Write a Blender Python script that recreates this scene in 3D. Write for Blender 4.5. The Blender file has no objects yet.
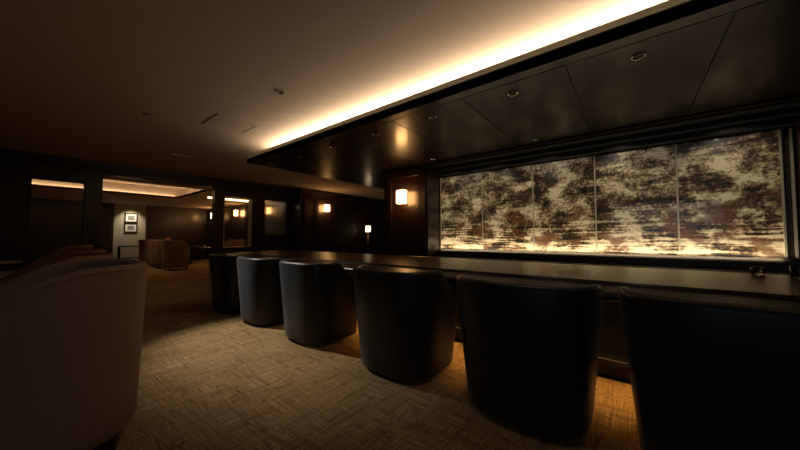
import bpy, bmesh, math, random
from mathutils import Vector, Matrix
random.seed(7)
S = bpy.context.scene
C = S.collection
PI = math.pi

# ------------------------------------------------------------------ materials
def new_mat(name):
    m = bpy.data.materials.new(name); m.use_nodes = True
    nt = m.node_tree; b = nt.nodes['Principled BSDF']
    return m, nt, b

def plain(name, col, rough=.5, metal=0, coat=0, spec=.5, em=None, es=0, noise=0, nscale=20, bump=0):
    m, nt, b = new_mat(name)
    b.inputs['Base Color'].default_value = (*col, 1)
    b.inputs['Roughness'].default_value = rough
    b.inputs['Metallic'].default_value = metal
    b.inputs['Coat Weight'].default_value = coat
    b.inputs['Coat Roughness'].default_value = .08
    b.inputs['Specular IOR Level'].default_value = spec
    if em:
        b.inputs['Emission Color'].default_value = (*em, 1)
        b.inputs['Emission Strength'].default_value = es
    tc = nt.nodes.new('ShaderNodeTexCoord')
    n = nt.nodes.new('ShaderNodeTexNoise'); n.inputs['Scale'].default_value = nscale
    n.inputs['Detail'].default_value = 4
    nt.links.new(tc.outputs['Object'], n.inputs['Vector'])
    if noise:
        r = nt.nodes.new('ShaderNodeMix'); r.data_type = 'RGBA'
        r.inputs['A'].default_value = (*[c * (1 - noise) for c in col], 1)
        r.inputs['B'].default_value = (*[min(1, c * (1 + noise)) for c in col], 1)
        nt.links.new(n.outputs['Fac'], r.inputs['Factor'])
        nt.links.new(r.outputs['Result'], b.inputs['Base Color'])
    if bump:
        bp = nt.nodes.new('ShaderNodeBump'); bp.inputs['Strength'].default_value = bump
        bp.inputs['Distance'].default_value = .002
        nt.links.new(n.outputs['Fac'], bp.inputs['Height'])
        nt.links.new(bp.outputs['Normal'], b.inputs['Normal'])
    return m

def wood(name, c1, c2, rough=.25, axis='Y', scale=1.0, coat=.3, bump=.05, coat_rough=.1, spec=.5):
    m, nt, b = new_mat(name)
    tc = nt.nodes.new('ShaderNodeTexCoord'); mp = nt.nodes.new('ShaderNodeMapping')
    s = [28, 28, 28]; s['XYZ'.index(axis)] = 1.3
    mp.inputs['Scale'].default_value = [v * scale for v in s]
    n = nt.nodes.new('ShaderNodeTexNoise'); n.inputs['Scale'].default_value = 1
    n.inputs['Detail'].default_value = 6; n.inputs['Distortion'].default_value = .6
    r = nt.nodes.new('ShaderNodeValToRGB')
    r.color_ramp.elements[0].position = .32; r.color_ramp.elements[0].color = (*c1, 1)
    r.color_ramp.elements[1].position = .68; r.color_ramp.elements[1].color = (*c2, 1)
    bp = nt.nodes.new('ShaderNodeBump'); bp.inputs['Strength'].default_value = bump; bp.inputs['Distance'].default_value = .001
    L = nt.links.new
    L(tc.outputs['Object'], mp.inputs['Vector']); L(mp.outputs['Vector'], n.inputs['Vector'])
    L(n.outputs['Fac'], r.inputs['Fac']); L(r.outputs['Color'], b.inputs['Base Color'])
    L(n.outputs['Fac'], bp.inputs['Height']); L(bp.outputs['Normal'], b.inputs['Normal'])
    b.inputs['Roughness'].default_value = rough
    b.inputs['Coat Weight'].default_value = coat; b.inputs['Coat Roughness'].default_value = coat_rough
    b.inputs['Specular IOR Level'].default_value = spec
    return m

def carpet_mat():
    m, nt, b = new_mat('woven_carpet')
    N = nt.nodes.new; L = nt.links.new
    tc = N('ShaderNodeTexCoord')
    def stripe(sx, sy, detail=3, dist=0.):
        mp = N('ShaderNodeMapping'); mp.inputs['Scale'].default_value = (sx, sy, 1)
        L(tc.outputs['Object'], mp.inputs['Vector'])
        n = N('ShaderNodeTexNoise'); n.inputs['Scale'].default_value = 1; n.inputs['Detail'].default_value = detail
        n.inputs['Distortion'].default_value = dist
        L(mp.outputs['Vector'], n.inputs['Vector']); return n.outputs['Fac']
    def math_(op, a, bb):
        x = N('ShaderNodeMath'); x.operation = op
        for i, v in enumerate((a, bb)):
            if isinstance(v, (int, float)): x.inputs[i].default_value = v
            else: L(v, x.inputs[i])
        return x.outputs[0]
    def ramp(f, p0, p1):
        r = N('ShaderNodeMapRange'); r.inputs['From Min'].default_value = p0; r.inputs['From Max'].default_value = p1
        L(f, r.inputs['Value']); return r.outputs[0]
    # brushed threads in two directions, patched together by soft rectangular blocks
    a = ramp(stripe(3, 90, 3), .3, .7)
    c = ramp(stripe(90, 3, 3), .3, .7)
    blk = ramp(stripe(7, 12, 2), .42, .58)
    mix = N('ShaderNodeMix'); mix.data_type = 'FLOAT'
    L(blk, mix.inputs['Factor']); L(a, mix.inputs['A']); L(c, mix.inputs['B'])
    big = ramp(stripe(1.1, 1.4, 2), .3, .7)
    fine = ramp(stripe(75, 75, 3), .3, .7)
    v = math_('ADD', math_('MULTIPLY', mix.outputs['Result'], .52), math_('ADD', math_('MULTIPLY', big, .22), math_('MULTIPLY', fine, .26)))
    r = N('ShaderNodeValToRGB'); e = r.color_ramp.elements
    e[0].position = .15; e[0].color = (.13, .082, .036, 1)
    e[1].position = .85; e[1].color = (.52, .375, .205, 1)
    x = e.new(.5); x.color = (.30, .20, .095, 1)
    L(v, r.inputs['Fac'])
    # thin darker lines that wander in both directions
    ln1 = ramp(math_('ABSOLUTE', math_('SUBTRACT', stripe(.9, 7, 2), .5), 0), 0, .018)
    ln2 = ramp(math_('ABSOLUTE', math_('SUBTRACT', stripe(7, .9, 2), .5), 0), 0, .018)
    ln = math_('MINIMUM', ln1, ln2)
    mm = N('ShaderNodeMix'); mm.data_type = 'RGBA'; mm.inputs['A'].default_value = (.11, .065, .025, 1)
    L(math_('ADD', math_('MULTIPLY', ln, .55), .45), mm.inputs['Factor']); L(r.outputs['Color'], mm.inputs['B'])
    L(mm.outputs['Result'], b.inputs['Base Color'])
    b.inputs['Roughness'].default_value = .95; b.inputs['Specular IOR Level'].default_value = .1
    bp = N('ShaderNodeBump'); bp.inputs['Strength'].default_value = .5; bp.inputs['Distance'].default_value = .004
    L(v, bp.inputs['Height']); L(bp.outputs['Normal'], b.inputs['Normal'])
    return m

def art_glass_mat():
    """lacquered glass: scattered pale gold leaf over dark brown, streaked sideways near the foot; a faint even glow is put into the colour"""
    m, nt, b = new_mat('gold_leaf_glass')
    N = nt.nodes.new; L = nt.links.new
    tc = N('ShaderNodeTexCoord')
    def noise(sx, sy, sz, detail=6, rough=.62, dist=0., off=(0, 0, 0)):
        mp = N('ShaderNodeMapping'); mp.inputs['Scale'].default_value = (sx, sy, sz); mp.inputs['Location'].default_value = off
        L(tc.outputs['Object'], mp.inputs['Vector'])
        n = N('ShaderNodeTexNoise'); n.inputs['Scale'].default_value = 1; n.inputs['Detail'].default_value = detail
        n.inputs['Roughness'].default_value = rough; n.inputs['Distortion'].default_value = dist
        L(mp.outputs['Vector'], n.inputs['Vector']); return n.outputs['Fac']
    def M(op, a, bb):
        x = N('ShaderNodeMath'); x.operation = op
        for i, v in enumerate((a, bb)):
            if isinstance(v, (int, float)): x.inputs[i].default_value = v
            else: L(v, x.inputs[i])
        return x.outputs[0]
    def rng(f, a, bb, c=0, d=1):
        r = N('ShaderNodeMapRange'); r.inputs['From Min'].default_value = a; r.inputs['From Max'].default_value = bb
        r.inputs['To Min'].default_value = c; r.inputs['To Max'].default_value = d
        L(f, r.inputs['Value']); return r.outputs[0]
    sep = N('ShaderNodeSeparateXYZ'); L(tc.outputs['Object'], sep.inputs[0])
    z = sep.outputs['Z']
    cloud = noise(1, 3.0, 4.2, 7, .60, .25, (0, 3.3, 1.2))
    flake = noise(1, 26, 30, 5, .75, .1)
    streak = noise(1, 2.0, 34, 4, .6, .2, (0, 1, 0))
    low = rng(z, 1.45, 1.05)                       # streaks rule the lower half of the design
    v = M('ADD', M('MULTIPLY', cloud, 1.0), M('MULTIPLY', M('SUBTRACT', flake, .5), .6))
    v = M('ADD', v, M('MULTIPLY', M('SUBTRACT', streak, .5), M('ADD', .25, M('MULTIPLY', low, .75))))
    v = M('ADD', v, rng(z, .875, 1.15, .10, 0))    # leaf value rises towards the foot
    leaf = rng(v, .38, .62)
    r = N('ShaderNodeValToRGB'); e = r.color_ramp.elements
    e[0].position = 0; e[0].color = (.018, .011, .007, 1)
    e[1].position = 1; e[1].color = (.80, .67, .42, 1)
    x = e.new(.35); x.color = (.10, .058, .028, 1)
    x = e.new(.62); x.color = (.38, .27, .14, 1)
    L(leaf, r.inputs['Fac'])
    # reddish brown passages
    red = rng(noise(1, 3.2, 6, 3, .5, .2, (0, 9, 4)), .52, .60)
    mx = N('ShaderNodeMix'); mx.data_type = 'RGBA'; L(M('MULTIPLY', M('MULTIPLY', red, .85), rng(z, 1.75, 1.35)), mx.inputs['Factor'])
    L(r.outputs['Color'], mx.inputs['A']); mx.inputs['B'].default_value = (.14, .055, .02, 1)
    L(mx.outputs['Result'], b.inputs['Base Color'])
    L(mx.outputs['Result'], b.inputs['Emission Color'])
    b.inputs['Emission Strength'].default_value = ART_EM  # pattern glows faintly by itself, standing in for light from behind
    b.inputs['Roughness'].default_value = .35
    b.inputs['Coat Weight'].default_value = .7; b.inputs['Coat Roughness'].default_value = .05
    return m

ART_EM = .12
M_wood   = wood('dark_walnut', (.012, .005, .003), (.030, .012, .006), .38, 'Z', coat=.4, coat_rough=.2)
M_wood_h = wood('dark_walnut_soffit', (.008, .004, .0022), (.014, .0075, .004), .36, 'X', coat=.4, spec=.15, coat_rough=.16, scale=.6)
M_top    = wood('countertop_walnut', (.040, .018, .006), (.090, .042, .013), .30, 'Y', coat=0, spec=.10)
M_rim    = wood('counter_edge_walnut', (.010, .005, .003), (.022, .011, .006), .30, 'Y', coat=0, spec=.25)
M_black  = plain('black_stained_wood', (.006, .005, .004), .5, noise=.3)
M_ceil   = plain('painted_plaster', (.58, .475, .39), .9, noise=.03, nscale=3, bump=.05)
M_cream  = plain('cream_painted_lip', (.86, .78, .60), .6, noise=.04)
M_carpet = carpet_mat()
M_leath  = plain('black_leather', (.006, .0065, .008), .42, spec=.45, noise=.2, nscale=120, bump=.25)
_b = M_leath.node_tree.nodes['Principled BSDF']; _b.inputs['Sheen Weight'].default_value = .14; _b.inputs['Sheen Roughness'].default_value = .45; _b.inputs['Sheen Tint'].default_value = (.75, .85, 1, 1)
M_leath2 = plain('black_leather_piping', (.008, .008, .009), .5, noise=.2, nscale=120)
M_taupe  = plain('taupe_upholstery', (.29, .21, .175), .75, spec=.3, noise=.12, nscale=160, bump=.4)
M_pipe   = plain('tan_piping', (.30, .20, .13), .6, noise=.1)
M_brown  = plain('brown_upholstery', (.16, .085, .05), .75, spec=.3, noise=.12, nscale=160, bump=.3)
M_tan    = plain('tan_upholstery', (.24, .155, .10), .7, spec=.3, noise=.12, nscale=120, bump=.3)
M_orange = plain('orange_cushion_cloth', (.55, .13, .03), .8, noise=.15, nscale=90)
M_stone  = plain('white_table_top', (.62, .58, .50), .25, noise=.06, nscale=8)
M_metal  = plain('dark_bronze', (.05, .04, .03), .35, metal=.9, noise=.15)
M_chrome = plain('brushed_chrome', (.7, .68, .64), .22, metal=1, noise=.04)
M_brass  = plain('pale_brass_trim', (.85, .74, .50), .35, metal=.6, noise=.06)
M_wallp  = plain('linen_wall_panel', (.42, .37, .30), .85, noise=.1, nscale=220, bump=.2)
M_mat    = plain('white_picture_mount', (.75, .74, .70), .8, noise=.02)
M_print  = plain('faded_print', (.22, .22, .23), .8, noise=.8, nscale=14)
M_shade  = plain('lit_lamp_shade', (.9, .75, .55), .7, em=(1, .50, .17), es=22, noise=.02)
M_shade2 = plain('lit_small_shade', (.9, .8, .6), .7, em=(1, .72, .40), es=3.5, noise=.02)
M_lens   = plain('frosted_lamp_lens', (.55, .5, .45), .3, noise=.02)
M_dim    = plain('dim_print_glass', (.022, .02, .018), .5, spec=.15, noise=.9, nscale=9)
M_white  = plain('off_white_plastic', (.5, .44, .36), .6, noise=.02)
M_led    = plain('led_tape', (1, .9, .7), .5, em=(1, .78, .45), es=3, noise=.01)

M_art = art_glass_mat()
m, nt, b = new_mat('clear_glass'); M_glass = m
b.inputs['Base Color'].default_value = (.95, .97, .96, 1); b.inputs['Roughness'].default_value = .03
b.inputs['Transmission Weight'].default_value = 1; b.inputs['IOR'].default_value = 1.45

# ------------------------------------------------------------------ builders
def link(name, bm, mat, parent=None, smooth=False, bevel=0):
    me = bpy.data.meshes.new(name); bmesh.ops.recalc_face_normals(bm, faces=bm.faces[:]); bm.to_mesh(me); bm.free()
    me.materials.append(mat)
    if smooth:
        for p in me.polygons: p.use_smooth = True
    o = bpy.data.objects.new(name, me); C.objects.link(o)
    if parent: o.parent = parent
    if bevel:
        md = o.modifiers.new('bevel', 'BEVEL'); md.width = bevel; md.segments = 3; md.limit_method = 'ANGLE'
    return o

def box(bm, x0, x1, y0, y1, z0, z1):
    v = [bm.verts.new((x, y, z)) for x in (x0, x1) for y in (y0, y1) for z in (z0, z1)]
    for f in ((0, 1, 3, 2), (4, 6, 7, 5), (0, 4, 5, 1), (2, 3, 7, 6), (0, 2, 6, 4), (1, 5, 7, 3)):
        bm.faces.new([v[i] for i in f])

def boxes(*bs):
    bm = bmesh.new()
    for b_ in bs: box(bm, *b_)
    return bm

def lathe(prof, seg=24, bm=None, at=(0, 0, 0)):
    bm = bm or bmesh.new(); rings = []
    for r, z in prof:
        if r < 1e-6: rings.append([bm.verts.new((at[0], at[1], at[2] + z))])
        else: rings.append([bm.verts.new((at[0] + r * math.cos(2 * PI * i / seg), at[1] + r * math.sin(2 * PI * i / seg), at[2] + z)) for i in range(seg)])
    for a, b_ in zip(rings, rings[1:]):
        for i in range(seg):
            j = (i + 1) % seg
            if len(a) == 1 and len(b_) == 1: continue
            if len(a) == 1: bm.faces.new((a[0], b_[i], b_[j]))
            elif len(b_) == 1: bm.faces.new((a[i], a[j], b_[0]))
            else: bm.faces.new((a[i], a[j], b_[j], b_[i]))
    return bm

def tube(pts, r, seg=8, bm=None):
    bm = bm or bmesh.new(); rings = []
    for i, p in enumerate(pts):
        p = Vector(p); a = Vector(pts[max(i - 1, 0)]); c = Vector(pts[min(i + 1, len(pts) - 1)])
        d = (c - a).normalized(); u = d.orthogonal().normalized() if abs(d.z) < .9 else Vector((1, 0, 0))
        if abs(d.z) < .9: u = d.cross(Vector((0, 0, 1))).normalized()
        w = d.cross(u).normalized()
        rings.append([bm.verts.new(p + r * (u * math.cos(2 * PI * k / seg) + w * math.sin(2 * PI * k / seg))) for k in range(seg)])
    for a, b_ in zip(rings, rings[1:]):
        for k in range(seg):
            j = (k + 1) % seg; bm.faces.new((a[k], a[j], b_[j], b_[k]))
    bm.faces.new(rings[0][::-1]); bm.faces.new(rings[-1])
    return bm

def prism(poly, z0, z1, bm=None):
    bm = bm or bmesh.new()
    lo = [bm.verts.new((x, y, z0)) for x, y in poly]; hi = [bm.verts.new((x, y, z1)) for x, y in poly]
    bm.faces.new(lo[::-1]); bm.faces.new(hi)
    for i in range(len(poly)):
        j = (i + 1) % len(poly); bm.faces.new((lo[i], lo[j], hi[j], hi[i]))
    return bm

def empty(name, loc, rz=0):
    o = bpy.data.objects.new(name, None); o.empty_display_size = .1; C.objects.link(o)
    o.location = loc; o.rotation_euler = (0, 0, rz); return o

def tag(o, label, cat, group=None):
    o['label'] = label; o['category'] = cat
    if group: o['group'] = group
    return o

def struct(name, bm, mat, label=None, cat=None, **k):
    o = link(name, bm, mat, **k)
    if not k.get('parent'):
        o['kind'] = 'structure'
        if label: o['label'] = label; o['category'] = cat
    return o

def copy_tree(o, parent=None):
    c = o.copy(); C.objects.link(c); c.parent = parent
    for ch in [x for x in C.objects if x.parent == o and x != c]: copy_tree(ch, c)
    return c

# ------------------------------------------------------------------ key distances (metres)
ZC = 2.725        # main ceiling
ZS = 2.40         # soffit underside
YB = 9.0          # wall with the openings
XG = 4.77         # artwork glass
XW = 4.35         # front of pilaster beside it

# ------------------------------------------------------------------ setting
struct('floor', boxes((-3.5, 10.5, -3.0, 17.0, -.1, 0)), M_carpet, 'woven beige and brown patterned carpet floor running through both rooms', 'floor')
struct('ceiling', boxes((-3.5, 10.5, -3.0, YB + .1, ZC, ZC + .1)), M_ceil, 'beige plaster ceiling of the bar room washed by the cove light', 'ceiling')

# wall with openings to the next room
def framed(bm, x0, x1, z0, z1, y, t=.05, d=.03):
    """raised frame moulding on a wall face looking -Y"""
    box(bm, x0, x0 + t, y - d, y, z0, z1); box(bm, x1 - t, x1, y - d, y, z0, z1)
    box(bm, x0 + t, x1 - t, y - d, y, z1 - t, z1); box(bm, x0 + t, x1 - t, y - d, y, z0, z0 + t)
bm = boxes((-3.5, -.02, YB, YB + .18, 0, ZC), (-.02, .71, YB, YB + .18, 0, .85), (-.02, .71, YB, YB + .18, 2.26, ZC),
           (.71, .96, YB, YB + .18, 0, ZC), (.96, 3.14, YB, YB + .18, 2.47, ZC), (3.14, 3.38, YB, YB + .18, 0, ZC),
           (3.38, 4.16, YB, YB + .18, 0, .8), (3.38, 4.16, YB, YB + .18, 2.27, ZC), (4.16, 4.53, YB, YB + .18, 0, ZC),
           (4.53, 5.29, YB, YB + .18, 0, 1.15), (4.53, 5.29, YB, YB + .18, 2.28, ZC), (5.29, 5.6, YB, YB + .18, 0, ZC))
box(bm, -3.5, 5.55, YB - .03, YB, 2.58, ZC)                                # crown
framed(bm, -1.6, -.15, .9, 2.35, YB); framed(bm, -3.3, -1.75, .9, 2.35, YB)
struct('wall_back', bm, M_wood, 'dark walnut wall with openings into the lounge beyond', 'wall')
bm = bmesh.new()
box(bm, 5.55, 10.5, 8.45, 8.6, 0, ZC); box(bm, 5.45, 5.6, 8.45, YB + .18, 0, ZC)
box(bm, 5.45, 10.5, 8.41, 8.45, 2.5, ZC)
for a, c in ((5.6, 6.05), (6.1, 6.75), (7.95, 9.1), (9.15, 10.4)): framed(bm, a, c, .95, 2.4, 8.45, .04, .025)
struct('wall_alcove', bm, M_wood, 'dark glossy panelled wall behind the far sconce', 'wall')
struct('wall_left', boxes((-3.6, -3.5, .6, 17.0, 0, ZC), (-3.6, -3.5, -3.0, -2.4, 0, ZC), (-3.6, -3.5, -2.4, .6, 0, .5), (-3.6, -3.5, -2.4, .6, 2.3, ZC)), M_wood, 'dark walnut wall on the seating side', 'wall')
struct('wall_right', boxes((10.5, 10.6, -3.0, 9.0, 0, ZC)), M_wood, 'dark wall at the far end of the alcove', 'wall')
# front wall behind the viewer, with a window
struct('wall_front', boxes((-3.5, 10.5, -3.1, -3.0, 0, ZC)), M_wood)
w = struct('window_1', boxes((-3.62, -3.48, -2.4, -2.34, .5, 2.3), (-3.62, -3.48, .54, .6, .5, 2.3), (-3.62, -3.48, -2.34, .54, .5, .56), (-3.62, -3.48, -2.34, .54, 2.24, 2.3), (-3.62, -3.48, -.93, -.87, .56, 2.24)), M_metal)
link('window_pane', boxes((-3.56, -3.55, -2.34, .54, .56, 2.24)), M_glass, w)

# pilaster, artwork wall, back wall of the bar
bm = boxes((XW, 10.5, 2.80, 3.82, 0, ZC))
for a, c in ((2.84, 3.0), (3.62, 3.80)): box(bm, XW - .03, XW, a, c, .9, 2.36)
box(bm, XW - .03, XW, 3.0, 3.62, 2.22, 2.36)
struct('wall_pilaster', bm, M_wood, 'glossy dark walnut pilaster beside the glass artwork carrying a lit sconce', 'wall', bevel=.004)
struct('wall_bar', boxes((XG + .03, XG + .2, -3.0, 2.80, 0, ZC), (XW, XG + .03, -3.0, -1.34, 0, ZC)), M_wood, 'dark wall carrying the long glass artwork', 'wall')
struct('trim_1', boxes((4.55, XG + .03, -1.34, 2.80, 2.30, ZS), (4.66, XG + .03, -1.34, 2.80, 2.23, 2.30), (4.40, 4.55, -1.34, 2.80, 2.36, ZS)), M_black,
       'stepped dark moulding above the glass artwork', 'moulding', bevel=.004)

# soffit over the bar
so = struct('ceiling_soffit', boxes((2.33, 10.5, -3.0, 5.27, ZS + .012, ZS + .06), (2.33, 2.37, -3.0, 5.27, ZS + .012, ZS + .072), (2.37, 10.5, 5.23, 5.27, ZS + .012, ZS + .072)), M_wood_h,
            'dropped dark wood ceiling over the bar edged by a glowing cove', 'ceiling')
link('cove_lip', boxes((2.335, 2.355, -3.0, 5.265, ZS + .072, ZS + .125), (2.355, 10.5, 5.245, 5.265, ZS + .072, ZS + .125)), M_cream, so)
link('led_tape', boxes((2.77, 2.79, -3.0, 5.0, ZS + .061, ZS + .095)), M_led, so)
ys = [-3.0, -2.23, -1.37, -.51, .35, 1.21, 2.07, 2.93, 3.79, 4.65, 5.24]
link('soffit_edge_board', boxes((2.36, 2.47, -3.0, 5.24, ZS, ZS + .012), (4.31, 4.40, -3.0, 2.8, ZS - .02, ZS + .012)), M_wood_h, so, bevel=.002)
for a, c in zip(ys, ys[1:]):
    link('soffit_panel', boxes((2.478, 4.30 if c < 2.9 else 7.5, a + .004, c - .004, ZS, ZS + .012)), M_wood_h, so, bevel=.002)

# next room: lowered ceiling with a lit tray
bm = bmesh.new(); TX0, TX1, TY0, TY1, ZL = -1.6, 3.2, 9.7, 12.6, 2.47
for b_ in ((-3.5, TX0, YB + .18, 17, ZL, ZL + .05), (TX1, 5.5, YB + .18, 17, ZL, ZL + .05), (TX0, TX1, YB + .18, TY0, ZL, ZL + .05), (TX0, TX1, TY1, 17, ZL, ZL + .05)): box(bm, *b_)
nc = struct('ceiling_lounge', bm, M_ceil, 'plaster ceiling of the lounge beyond, with a glowing rectangular tray', 'ceiling')
link('tray_recess', boxes((TX0 - .3, TX1 + .3, TY0 - .3, TY1 + .3, 2.85, 2.9), (TX0 - .3, TX0 - .28, TY0 - .3, TY1 + .3, ZL + .05, 2.85), (TX1 + .28, TX1 + .3, TY0 - .3, TY1 + .3, ZL + .05, 2.85),
                          (TX0 - .28, TX1 + .28, TY0 - .3, TY0 - .28, ZL + .05, 2.85), (TX0 - .28, TX1 + .28, TY1 + .28, TY1 + .3, ZL + .05, 2.85)), M_ceil, nc)
link('cove_lip', boxes((TX0 - .02, TX0, TY0, TY1, ZL, ZL + .06), (TX1, TX1 + .02, TY0, TY1, ZL, ZL + .06), (TX0, TX1, TY0 - .02, TY0, ZL, ZL + .06), (TX0, TX1, TY1, TY1 + .02, ZL, ZL + .06)), M_cream, nc)
link('cove_shelf', boxes((3.7, 5.3, 11.0, 11.03, ZL - .02, ZL), (3.7, 5.3, 11.2, 11.24, ZL - .07, ZL)), M_cream, nc)
link('led_tape', boxes((3.7, 5.3, 11.18, 11.20, ZL - .065, ZL - .005)), M_led, nc)
bm = boxes((-3.5, 2.12, 16.5, 16.7, 0, ZL), (3.12, 5.6, 16.5, 16.7, 0, ZL))
for a, c in ((-1.6, -.4), (-.3, .9), (1.0, 2.05), (3.2, 4.2), (4.3, 5.3)): framed(bm, a, c, .1, 2.3, 16.5, .05, .02)
struct('wall_lounge', bm, M_wood, 'dark panelled far wall of the lounge', 'wall')
struct('wall_niche', boxes((2.12, 3.12, 16.52, 16.7, 0, ZL)), M_wallp, 'pale linen wall panel lit from above behind two pictures', 'wall')
bm = boxes((5.45, 5.6, YB + .18, 16.7, 0, ZL))
for k in range(5):
    y = 9.4 + 1.45 * k
    for b_ in ((5.43, 5.45, y, y + .05, .1, 2.35), (5.43, 5.45, y + 1.3, y + 1.35, .1, 2.35), (5.43, 5.45, y + .05, y + 1.3, 2.3, 2.35)): box(bm, *b_)
struct('wall_lounge_side', bm, M_wood, 'dark panelled side wall of the lounge carrying sconces', 'wall')

# windows between the rooms
def opening(n, x0, x1, z0, z1, mat, t=.035, label=''):
    y0, y1 = YB - .02, YB + .2
    o = struct('window_%d' % n, boxes((x0 - t, x0, y0, y1, z0 - t, z1 + t), (x1, x1 + t, y0, y1, z0 - t, z1 + t), (x0, x1, y0, y1, z0 - t, z0), (x0, x1, y0, y1, z1, z1 + t)), mat, label, 'window', bevel=.003)
    link('window_pane', boxes((x0, x1, YB + .09, YB + .098, z0, z1)), M_glass, o)
opening(2, .0, .69, .87, 2.24, M_black, .02, 'dark framed interior window left of the doorway')
opening(3, 3.40, 4.14, .82, 2.25, M_brass, .018, 'tall interior window with pale frame right of the doorway')
opening(4, 4.55, 5.27, 1.17, 2.26, M_wood, .02, 'short interior window nearest the far sconce')

# ------------------------------------------------------------------ artwork glass
art = empty('glass_artwork', (XG, .78, .875))
tag(art, 'long lit glass artwork of scattered gold leaf clouds behind the bar', 'artwork')
edges = [-1.24, -.455, .36, 1.155, 1.965, 2.775]
for a, c in zip(edges, edges[1:]):
    o = link('glass_panel', boxes((0, .02, a + .006, c - .006, .875, 2.21)), M_art)
    o.parent = art; o.matrix_parent_inverse = Matrix.Translation((0, -.78, -.875))
for y in edges + [-1.31]:
    o = link('joint_trim', boxes((-.012, .02, y - .008, y + .008, .875, 2.21)), M_brass); o.parent = art; o.matrix_parent_inverse = Matrix.Translation((0, -.78, -.875))
o = link('bottom_rail', boxes((-.05, .03, -1.33, 2.79, .845, .872), (-.05, -.035, -1.33, 2.79, .872, .885)), M_metal); o.parent = art; o.matrix_parent_inverse = Matrix.Translation((0, -.78, -.875))
o = link('led_tape', boxes((-.032, -.018, -1.2, 2.77, .872, .878)), M_led); o.parent = art; o.matrix_parent_inverse = Matrix.Translation((0, -.78, -.875))

# back counter under it
bc = empty('back_counter', (4.55, .7, 0)); tag(bc, 'low black back counter under the glass artwork', 'counter')
o = link('cabinet_body', boxes((-.20, .245, -2.0, 2.09, 0, .72)), M_black, bc)
o = link('counter_top', boxes((-.23, .245, -2.02, 2.09, .72, .75)), M_black, bc, bevel=.004)
o = link('upstand', boxes((.10, .16, -2.02, 2.09, .75, .835), (.10, .165, -2.02, 2.09, .835, .844)), M_metal, bc)
for k in range(5):
    d = link('door', boxes((-.22, -.20, -1.96 + .8 * k, -1.18 + .8 * k, .1, .70)), M_wood, bc, bevel=.003)
    link('handle', boxes((-.235, -.22, -1.70 + .8 * k, -1.45 + .8 * k, .62, .635)), M_metal, d)

# ------------------------------------------------------------------ bar counter
def corner_poly(x0, x1, y0, y1, r, n=14):
    p = [(x0, y0), (x1, y0), ]
    p += [(x1 - r + r * math.cos(a), y1 - r + r * math.sin(a)) for a in [PI / 2 * i / n for i in range(n + 1)]]
    p += [(x0 + r + r * math.cos(a), y1 - r + r * math.sin(a)) for a in [PI / 2 + PI / 2 * i / n for i in range(n + 1)]]
    return p
bar = empty('bar_counter', (3.0, 1.8, 0)); tag(bar, 'long dark walnut bar counter with rounded far end in front of the chairs', 'bar counter')
def pin(o, par):
    o.parent = par; o.matrix_parent_inverse = Matrix.Translation(-Vector(par.location)); return o
pin(link('countertop', prism(corner_poly(2.422, 3.68, -2.6, 6.10, .30), .775, .803), M_top, bevel=.006), bar)
# edge rail: rounded moulding swept round the outline
def sweep_edge(x0, x1, y0, y1, r, prof, n=14):
    pts = [((x0, y0), (-1, 0))]
    for i in range(n + 1):
        a = PI - PI / 2 * i / n; pts.append(((x0 + r + r * math.cos(a), y1 - r + r * math.sin(a)), (math.cos(a), math.sin(a))))
    for i in range(n + 1):
        a = PI / 2 - PI / 2 * i / n; pts.append(((x1 - r + r * math.cos(a), y1 - r + r * math.sin(a)), (math.cos(a), math.sin(a))))
    pts.append(((x1, y0), (1, 0)))
    bm = bmesh.new(); rings = [[bm.verts.new((p[0] + d[0] * o_, p[1] + d[1] * o_, z)) for o_, z in prof] for p, d in pts]
    k = len(prof)
    for a, b_ in zip(rings, rings[1:]):
        for i in range(k):
            j = (i + 1) % k; bm.faces.new((a[i], a[j], b_[j], b_[i]))
    bm.faces.new(rings[0]); bm.faces.new(rings[-1][::-1]); return bm
prof = [(-.02, .72), (-.02, .800), (-.005, .807), (.010, .807), (.022, .798), (.03, .788), (.12, .780), (.21, .772)] + [(.238 + .028 * math.sin(a), .744 + .028 * math.cos(a)) for a in [PI * i / 8 for i in range(9)]] + [(.20, .712), (.10, .72)]
pin(link('edge_rail', sweep_edge(2.40, 3.70, -2.6, 6.12, .32, prof), M_rim, smooth=False, bevel=.003), bar)
bar_base = pin(link('base_panel', prism(corner_poly(2.90, 3.55, -2.5, 5.7, .2), .0, .74), M_black), bar)
pin(link('foot_ledge', boxes((2.76, 2.90, -2.5, 5.3, .13, .17), (2.85, 2.90, -2.5, 5.3, 0, .13)), M_black, bevel=.01), bar)
pin(link('led_tape', boxes((2.52, 2.54, -2.4, 5.4, .714, .718)), M_led), bar)
bm = bmesh.new()
pin(link('apron_rail', boxes((2.46, 2.50, -2.5, 5.6, .66, .72)), M_wood), bar)

# small glasses standing near the bar's inner edge at the right end
for i, (x, y, h, r, lab) in enumerate(((3.40, -.93, .085, .034, 'small clear tumbler nearest the right edge of the counter'), (3.55, -.78, .06, .04, 'low clear glass dish on the counter beside the tumbler'))):
    g = link('glass_tumbler' if i == 0 else 'glass_dish', lathe([(0, 0), (r * .85, 0), (r, h), (r - .004, h), (r * .85 - .004, .008), (0, .008)]), M_glass, smooth=True)
    g.location = (x, y, .8035); tag(g, lab, 'glass')

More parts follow.
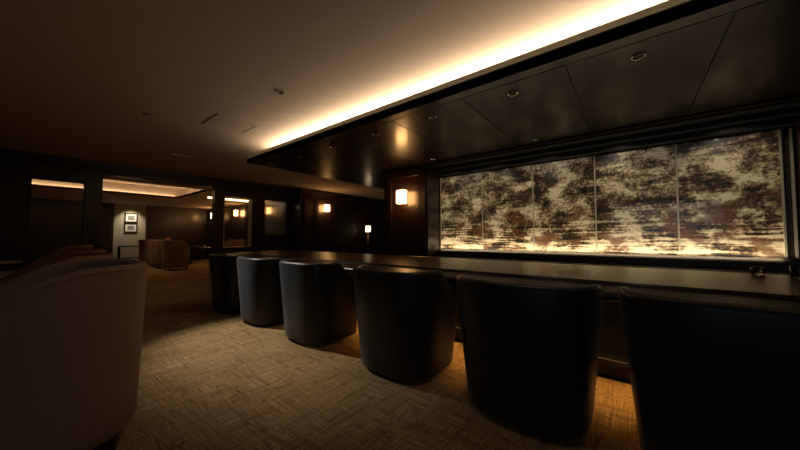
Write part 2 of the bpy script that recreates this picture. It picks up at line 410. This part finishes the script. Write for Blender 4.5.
# ------------------------------------------------------------------ tub seats
def se(th, a, b, n):
    c, s = math.cos(th), math.sin(th); r = (abs(c) ** n + abs(s) ** n) ** (-1 / n)
    return Vector((-a * c * r, b * s * r, 0))
def sm(t): t = max(0, min(1, t)); return t * t * (3 - 2 * t)
def tub_shell(ab, at, bb, bt, n, thm, z0, ztop, th=.06, nseg=56, zin=.38):
    """wrap-around back; th=0 points to -X (the back), returns bmesh"""
    bm = bmesh.new(); rings = []
    for i in range(nseg + 1):
        t = -thm + 2 * thm * i / nseg
        zt = ztop(t); ring = []
        def P(off, z, t=t, zt=zt):
            f = (z - z0) / (zref - z0)
            a = ab + (at - ab) * f - off; b_ = bb + (bt - bb) * f - off
            v = se(t, a, b_, n); v.z = z; return v
        for z in (z0, z0 + .012, z0 + (zt - z0) * .25, z0 + (zt - z0) * .5, z0 + (zt - z0) * .75, zt - .03):
            ring.append(P(.006 if z == z0 else 0, z))
        for k in range(1, 7):
            an = PI * k / 7; ring.append(P(th / 2 - th / 2 * math.cos(an), zt - .03 + .03 * math.sin(an)))
        for z in (zt - .03, (zt + zin) / 2, zin): ring.append(P(th, z))
        rings.append([bm.verts.new(v) for v in ring])
    k = len(rings[0])
    for a, b_ in zip(rings, rings[1:]):
        for i in range(k):
            j = (i + 1) % k; bm.faces.new((a[i], a[j], b_[j], b_[i]))
    bm.faces.new(rings[0]); bm.faces.new(rings[-1][::-1]); return bm
def se_solid(levels, n, seg=48):
    """levels: (a, b, z, dx)"""
    bm = bmesh.new(); rings = []
    for a, b_, z, dx in levels:
        rings.append([bm.verts.new(se(2 * PI * i / seg, a, b_, n) + Vector((dx, 0, z))) for i in range(seg)])
    for p, q in zip(rings, rings[1:]):
        for i in range(seg):
            j = (i + 1) % seg; bm.faces.new((p[i], p[j], q[j], q[i]))
    bm.faces.new(rings[0][::-1]); bm.faces.new(rings[-1]); return bm
zref = .835
def bar_zt(t):
    t = abs(t); return .842 - .15 * sm((t - 1.28) / .44)
def make_stool():
    r = empty('bar_chair', (0, 0, 0))
    link('backrest', tub_shell(.345, .41, .35, .425, 3.2, 2.15, .035, bar_zt, .055, zin=.34), M_leath, r, smooth=True)
    link('base', se_solid([(.26, .26, .0, 0), (.28, .272, .012, 0), (.285, .285, .33, 0), (.275, .265, .35, 0)], 3.4), M_leath, r, smooth=False)
    link('seat', se_solid([(.27, .27, .352, .02), (.30, .285, .37, .02), (.305, .288, .42, .02), (.29, .27, .445, .02), (.22, .2, .455, .02)], 3.4), M_leath, r, smooth=True)
    for s in (-1, 1):
        pts = []
        for k in range(9):
            z = .05 + (bar_zt(.95) - .06) * k / 8; f = (z - .035) / (zref - .035)
            v = se(s * .95, .3455 + .065 * f, .3505 + .075 * f, 3.2); pts.append((v.x, v.y, z))
        link('side_seam', tube(pts, .0022, 6), M_leath2, r)
    return r
SX = 2.07
cys = (4.76, 3.80, 2.74, 1.55, .55, -.36)
labs = ['black leather tub bar chair farthest away at the rounded counter end',
        'black leather tub bar chair, second from the far end, pale sheen on its back',
        'black leather tub bar chair, third from the far end, brightest sheen and visible seam',
        'black leather tub bar chair, fourth from the far end, orange floor light at its foot',
        'large black leather tub bar chair, second nearest, whole back visible at the counter',
        'nearest black leather tub bar chair, cut by the right edge of the photo']
st = make_stool()
for i, y in enumerate(cys):
    o = st if i == 0 else copy_tree(st)
    o.location = (SX, y, 0); tag(o, labs[i], 'chair', 'tub bar chairs along the counter')

def make_tub(name, mat, pmat, ab, at, bb, bt, n, top, arm, t0=1.25, t1=2.3, thm=2.45, seat=.42):
    global zref
    zref = top; f_ = lambda t: top - (top - arm) * max(0, min(1, (abs(t) - t0) / (t1 - t0))) ** 1.8
    r = empty(name, (0, 0, 0))
    link('backrest', tub_shell(ab, at, bb, bt, n, thm, .10, f_, .055, zin=.34, nseg=64), mat, r, smooth=True)
    link('base', se_solid([(ab - .09, bb - .09, .10, 0), (ab - .085, bb - .085, .33, 0)], n), mat, r, smooth=False)
    link('seat_cushion', se_solid([(ab - .10, bb - .10, .335, .03), (ab - .09, bb - .09, .35, .03), (ab - .07, bb - .07, seat, .03), (ab - .12, bb - .12, seat + .03, .03)], n), mat, r, smooth=True)
    pts = []
    for i in range(81):
        t = -thm + 2 * thm * i / 80; z = f_(t) - .022; f = (z - .10) / (top - .10)
        v = se(t, ab + (at - ab) * f + .001, bb + (bt - bb) * f + .001, n); pts.append((v.x, v.y, z))
    link('piping', tube(pts, .005, 6), pmat, r, smooth=True)
    for sx in (-1, 1):
        for sy in (-1, 1):
            link('leg', lathe([(0, 0), (.016, 0), (.024, .1), (0, .1)], 12, at=(sx * (ab - .13), sy * (bb - .13), 0)), M_black, r)
    return r
a1 = make_tub('armchair', M_taupe, M_pipe, .405, .435, .42, .45, 2.5, .955, .60, 1.1, 2.4)
a1.location = (.02, 2.40, 0); a1.rotation_euler.z = PI   # opens towards -X
LG = 'lounge armchairs on the left'
tag(a1, 'large taupe tub armchair filling the lower left corner', 'armchair', LG)
a2 = make_tub('armchair', M_brown, M_pipe, .38, .41, .39, .42, 2.5, .955, .62, 1.1, 2.4)
a2.location = (.07, 3.72, 0); a2.rotation_euler.z = PI
tag(a2, 'brown tub armchair directly behind the large taupe armchair', 'armchair', LG)
a3 = copy_tree(a2); a3.location = (.17, 5.05, 0); tag(a3, 'brown tub armchair, third back in the left row', 'armchair', LG)
a4 = copy_tree(a2); a4.location = (.34, 8.05, 0); tag(a4, 'dim brown tub armchair farthest back in the left row, by the openings', 'armchair', LG)

# low tables beside them
def table(loc, w, d, h, label):
    r = empty('lounge_table', loc)
    link('tabletop', boxes((-w / 2, w / 2, -d / 2, d / 2, h - .03, h)), M_stone, r, bevel=.004)
    link('pedestal', lathe([(0, .012), (.03, .012), (.03, h - .03), (0, h - .03)]), M_metal, r)
    link('foot_plate', lathe([(0, 0), (.22, 0), (.22, .012), (0, .012)], 32), M_metal, r)
    return tag(r, label, 'table', 'pale topped lounge tables')
table((-.72, 5.95, 0), 1.3, .75, .66, 'pale topped lounge table nearer the large armchair at the left edge')
table((-.86, 8.25, 0), 1.6, .7, .70, 'pale topped lounge table farther back at the left edge')

# lounge chairs in the next room
c0 = make_tub('armchair', M_tan, M_pipe, .36, .39, .37, .40, 2.8, 1.0, .70, 1.6, 2.4)
GR = 'tan armchairs in the lounge beyond the doorway'
nl = ['tan tub armchair nearest the doorway, in front of its row', 'tan tub armchair, second in the row beyond the doorway', 'tan tub armchair, third in the row beyond the doorway', 'tan tub armchair farthest back in the row, close to the pale wall panel']
for i, (x, y) in enumerate(((3.10, 12.1), (3.06, 13.1), (3.06, 14.1), (3.06, 15.1))):
    o = c0 if i == 0 else copy_tree(c0)
    o.location = (x, y, 0); tag(o, nl[i], 'armchair', GR)
bm = se_solid([(.01, .05, 0, 0), (.05, .19, .06, 0), (.065, .21, .2, 0), (.05, .19, .34, 0), (.01, .05, .40, 0)], 4, 32)
cu = link('cushion', bm, M_orange, smooth=True); cu.location = (2.93, 12.1, .69); cu.rotation_euler = (0, -.15, 0)
tag(cu, 'orange cushion leaning inside the nearest tan armchair', 'cushion')
lt = [((4.2, 12.3, 0), 'dark table beside the nearest tan armchair'), ((4.2, 14.4, 0), 'dark table deeper in the lounge, beside the farthest tan armchairs')]
for loc, lab in lt:
    r = empty('lounge_table', loc)
    link('tabletop', boxes((-.35, .35, -.45, .45, .69, .72)), M_wood, r, bevel=.004)
    link('pedestal', lathe([(0, .012), (.03, .012), (.03, .69), (0, .69)]), M_metal, r)
    link('foot_plate', lathe([(0, 0), (.22, 0), (.22, .012), (0, .012)], 32), M_metal, r)
    tag(r, lab, 'table', 'dark lounge tables beyond the doorway')
for x, y, lab in ((3.98, 12.2, 'small white cup on the nearer dark lounge table'),):
    g = link('cup', lathe([(0, 0), (.03, 0), (.045, .07), (.04, .07), (.027, .006), (0, .006)]), M_white, smooth=True); g.location = (x, y, .7205); tag(g, lab, 'cup')
o = c0.copy() and copy_tree(c0); o.location = (4.98, 12.2, 0); o.rotation_euler.z = PI
tag(o, 'tan tub armchair facing the row, against the lounge side wall', 'armchair', GR)

# console table and pictures on the pale panel
r = empty('console_table', (2.62, 16.2, 0)); tag(r, 'black open framed console table under the two pictures', 'table')
link('tabletop', boxes((-.38, .38, -.17, .17, .70, .74)), M_black, r)
for sx in (-1, 1):
    for sy in (-1, 1): link('leg', boxes((sx * .36 - .02, sx * .36 + .02, sy * .15 - .02, sy * .15 + .02, 0, .70)), M_black, r)
link('shelf', boxes((-.34, .34, -.15, .15, .22, .25)), M_black, r)
for z0, z1, lab in ((1.72, 2.10, 'upper small framed print on the pale wall panel'), (1.30, 1.68, 'lower small framed print on the pale wall panel')):
    zc = (z0 + z1) / 2; r = empty('framed_picture', (2.64, 16.5, zc)); tag(r, lab, 'picture', 'framed prints on the pale panel')
    h = (z1 - z0) / 2; w_ = .20
    link('picture_frame', boxes((-w_, -w_ + .03, -.02, .02, -h, h), (w_ - .03, w_, -.02, .02, -h, h), (-w_ + .03, w_ - .03, -.02, .02, h - .03, h), (-w_ + .03, w_ - .03, -.02, .02, -h, -h + .03)), M_black, r)
    link('mount', boxes((-w_ + .03, w_ - .03, 0, .012, -h + .03, h - .03)), M_mat, r)
    link('print', boxes((-.10, .10, -.004, 0, -.085, .085)), M_print, r)

# alcove: dark framed glass picture, side console and lamp
r = empty('framed_picture', (7.35, 8.45, 1.75)); tag(r, 'wide dark glazed picture right of the far sconce', 'picture')
link('picture_frame', boxes((-.52, -.48, -.04, 0, -.62, .62), (.48, .52, -.04, 0, -.62, .62), (-.48, .48, -.04, 0, .58, .62), (-.48, .48, -.04, 0, -.62, -.58)), M_wood, r)
link('print', boxes((-.48, .48, -.02, -.005, -.58, .58)), M_dim, r)
r = empty('side_console', (8.1, 7.95, 0)); tag(r, 'dark side console under the small table lamp', 'table')
link('tabletop', boxes((-.6, .6, -.22, .22, .76, .79)), M_rim, r, bevel=.003)
link('body', boxes((-.58, .58, -.2, .2, .08, .76)), M_black, r)
link('plinth', boxes((-.55, .55, -.17, .17, 0, .08)), M_black, r)
r = empty('table_lamp', (8.1, 7.95, .79)); tag(r, 'small lit table lamp with cream shade in the dark alcove', 'lamp')
link('lamp_base', lathe([(0, 0), (.09, 0), (.09, .015), (.015, .03), (.012, .52), (0, .52)]), M_metal, r, smooth=True)
link('lamp_shade', lathe([(.085, .51), (.10, .51), (.095, .74), (.08, .74)], 28), M_shade2, r, smooth=True)

# ------------------------------------------------------------------ sconces
def sconce(loc, rz, label, w=.17, h=.24, off=.14):
    """local -Y points away from the wall"""
    r = empty('wall_sconce', loc, rz); tag(r, label, 'wall lamp', 'lit wall sconces')
    link('wall_plate', boxes((-.03, .03, -.015, 0, -.15, .17)), M_metal, r, bevel=.004)
    link('bracket_arm', tube([(0, -.01, .15), (0, -.06, .17), (0, -off, .17), (0, -off, h / 2)], .009), M_metal, r, smooth=True)
    link('lamp_shade', boxes((-w / 2, w / 2, -off - .05, -off + .05, -h / 2, h / 2)), M_shade, r, bevel=.006)
    return r
SC = [((XW, 3.28, 1.835), -PI / 2, 'large lit sconce on the walnut pilaster beside the glass artwork'),
      ((6.42, 8.45, 2.11), 0, 'lit sconce on the dark alcove wall beyond the counter end'),
      ((5.45, 12.9, 2.10), -PI / 2, 'lit lounge sconce seen through the tall pale framed window'),
      ((5.45, 10.75, 2.10), -PI / 2, 'lit lounge sconce seen through the short interior window'),
      ((5.45, 15.4, 2.10), -PI / 2, 'lit lounge sconce at the right edge of the doorway')]
for a in SC: sconce(*a)

# ------------------------------------------------------------------ ceiling fittings
def downlight(loc, label, group, lit=False, R=.045):
    r = empty('downlight', loc); tag(r, label, 'ceiling light', group)
    link('trim_ring', lathe([(R * .72, 0), (R, -.001), (R, -.006), (R * .93, -.009), (R * .72, -.004), (R * .66, .006), (R * .66, .008)], 28), M_chrome, r, smooth=True)
    link('lens', lathe([(0, .002), (R * .66, .002), (R * .66, .006), (0, .006)], 20), M_lens, r)
    return r
DL = [(4.17, 'farthest of the row of small chrome downlights in the dark soffit'), (3.33, 'second from the far end in the soffit downlight row'),
      (2.49, 'third from the far end in the soffit downlight row'), (1.65, 'fourth from the far end in the soffit downlight row, above the fourth chair'),
      (.80, 'second nearest in the soffit downlight row'), (-.08, 'nearest and largest looking chrome downlight in the soffit')]
for y, lab in DL: downlight((2.665, y, ZS - .001), lab, 'soffit downlights over the counter edge')
downlight((4.12, .96, ZS - .001), 'small downlight close to the top of the glass artwork', 'downlights washing the artwork', R=.035)
downlight((4.12, 2.55, ZS - .001), 'small downlight by the pilaster, near the artwork corner', 'downlights washing the artwork', R=.035)
CD = [((.90, 4.95), 'tiny added ceiling downlight over the aisle, left of the square hatch'), ((1.69, 3.04), 'recessed ceiling downlight in the plaster beside the glowing cove'), ((1.37, 7.19), 'tiny recessed ceiling fitting near the wall of openings')]  # first fitting is added to go with the strong aisle spot
for (x, y), lab in CD: downlight((x, y, ZC - .001), lab, 'recessed lights in the plaster ceiling', R=.04)
h = empty('ceiling_hatch', (1.755, 4.50, ZC)); tag(h, 'square access hatch flush in the plaster ceiling', 'hatch')
link('hatch_frame', boxes((-.265, .265, -.265, -.248, -.006, 0), (-.265, .265, .248, .265, -.006, 0), (-.265, -.248, -.248, .248, -.006, 0), (.248, .265, -.248, .248, -.006, 0)), M_white, h)
link('hatch_door', boxes((-.245, .245, -.245, .245, -.003, 0)), M_ceil, h)
v = link('ceiling_vent', boxes((-.17, .17, -.03, .03, -.008, 0), (-.15, .15, -.018, .018, -.012, -.008)), M_white); v.location = (1.83, 7.0, ZC)
tag(v, 'narrow slot vent in the ceiling near the wall of openings', 'vent')

# ------------------------------------------------------------------ lights
WARM = (1, .70, .38)
def area(name, loc, sx, sy, rot, power, col=WARM, spread=PI):
    l = bpy.data.lights.new(name, 'AREA'); l.shape = 'RECTANGLE'; l.size = sx; l.size_y = sy; l.energy = power; l.color = col; l.spread = spread
    o = bpy.data.objects.new(name, l); C.objects.link(o); o.location = loc; o.rotation_euler = rot; return o
def spot(name, loc, target, power, col, ang, blend=.6, r=.03):
    l = bpy.data.lights.new(name, 'SPOT'); l.energy = power; l.color = col; l.spot_size = math.radians(ang); l.spot_blend = blend; l.shadow_soft_size = r
    o = bpy.data.objects.new(name, l); C.objects.link(o); o.location = loc
    o.rotation_euler = (Vector(target) - Vector(loc)).to_track_quat('-Z', 'Y').to_euler(); return o
UP = (PI, 0, 0)
area('cove_light', (2.78, 1.0, ZS + .103), .03, 8.0, UP, 175, (1, .775, .52))
area('added_alcove_glow', (6.5, 5.0, ZS + .108), 7.6, .03, UP, 16, (1, .52, .24))  # added lamp warming the alcove ceiling, no tape runs along this end
# tray coves
for n_, loc, sx, sy in (('tray_light_a', (.8, TY1 + .245, ZL + .06), 4.8, .03), ('tray_light_b', (.8, TY0 - .245, ZL + .06), 4.8, .03)):
    area(n_, loc, sx, sy, UP, 9)
for n_, x in (('tray_light_c', TX0 - .245), ('tray_light_d', TX1 + .245)): area(n_, (x, 11.15, ZL + .06), .03, 2.9, UP, 6)
# LED under the counter and at the foot of the artwork
area('under_counter_light', (2.56, 1.5, .708), .02, 7.6, (0, 0, 0), 20, (1, .50, .13), 1.7)
area('art_foot_light', (XG - .12, .78, .865), .02, 4.0, (PI, math.radians(20), 0), 11, (1, .85, .63))
for y in (-.9, .1, .96, 1.75, 2.55): spot('art_wash', (4.12, y, ZS - .02), (XG, y, 1.35), 9, (1, .86, .66), 100, .9)
# downlights, with two added aisle spots
spot('aisle_spot', (1.69, 3.04, ZC - .03), (1.2, 3.3, 0), 10, (1, .86, .68), 70, .9)
spot('aisle_spot', (.9, 4.95, ZC - .03), (1.55, 3.3, 0.4), 330, (1, .90, .76), 46, .9)  # added spot for the carpet pool and the chair backs
spot('aisle_spot', (1.2, .6, ZC - .03), (1.2, 1.0, 0), 9, (1, .80, .58), 80, .9)  # unseen fill spot added to lift the near floor, has no fitting
spot('aisle_spot', (1.37, 7.19, ZC - .03), (1.6, 7.4, 0), 14, (1, .62, .32), 80, .9)
spot('lounge_downlight', (2.15, 12.9, ZL - .03), (2.8, 13.0, 0.2), 42, (1, .62, .32), 100, .9)
spot('niche_downlight', (2.62, 16.05, ZL - .03), (2.62, 16.5, 1.4), 60, (1, .82, .58), 85, .9)
for y, _ in DL: spot('soffit_downlight', (2.665, y, ZS - .015), (2.665, y, 0), 1.6, (1, .78, .5), 60, .8, .015)
# daylight through the window behind the viewer
area('window_daylight', (-3.75, -.9, 1.4), 1.7, 2.8, (0, -PI / 2, 0), 9, (.60, .75, 1))

wd = bpy.data.worlds.new('night'); S.world = wd; wd.use_nodes = True
wd.node_tree.nodes['Background'].inputs[0].default_value = (.5, .65, 1, 1); wd.node_tree.nodes['Background'].inputs[1].default_value = .02

# ------------------------------------------------------------------ camera
cam = bpy.data.cameras.new('camera'); co = bpy.data.objects.new('camera', cam); C.objects.link(co)
cam.sensor_width = 36; cam.lens = 36 * 292 / 800; cam.clip_start = .05
co.location = (0, 0, 1.1)
yaw = math.atan2(230, 292); pit = math.atan(12 / 292)
F = Vector((math.cos(yaw) * math.cos(pit), math.sin(yaw) * math.cos(pit), math.sin(pit)))
co.rotation_euler = F.to_track_quat('-Z', 'Y').to_euler()
S.camera = co

vs = S.view_settings; S.display_settings.display_device = 'sRGB'
vs.view_transform = 'Standard'; vs.look = 'None'; vs.gamma = 1; vs.exposure = 0; vs.use_curve_mapping = False
S.cycles.use_denoising = True; S.cycles.max_bounces = 10; S.cycles.sample_clamp_indirect = 4
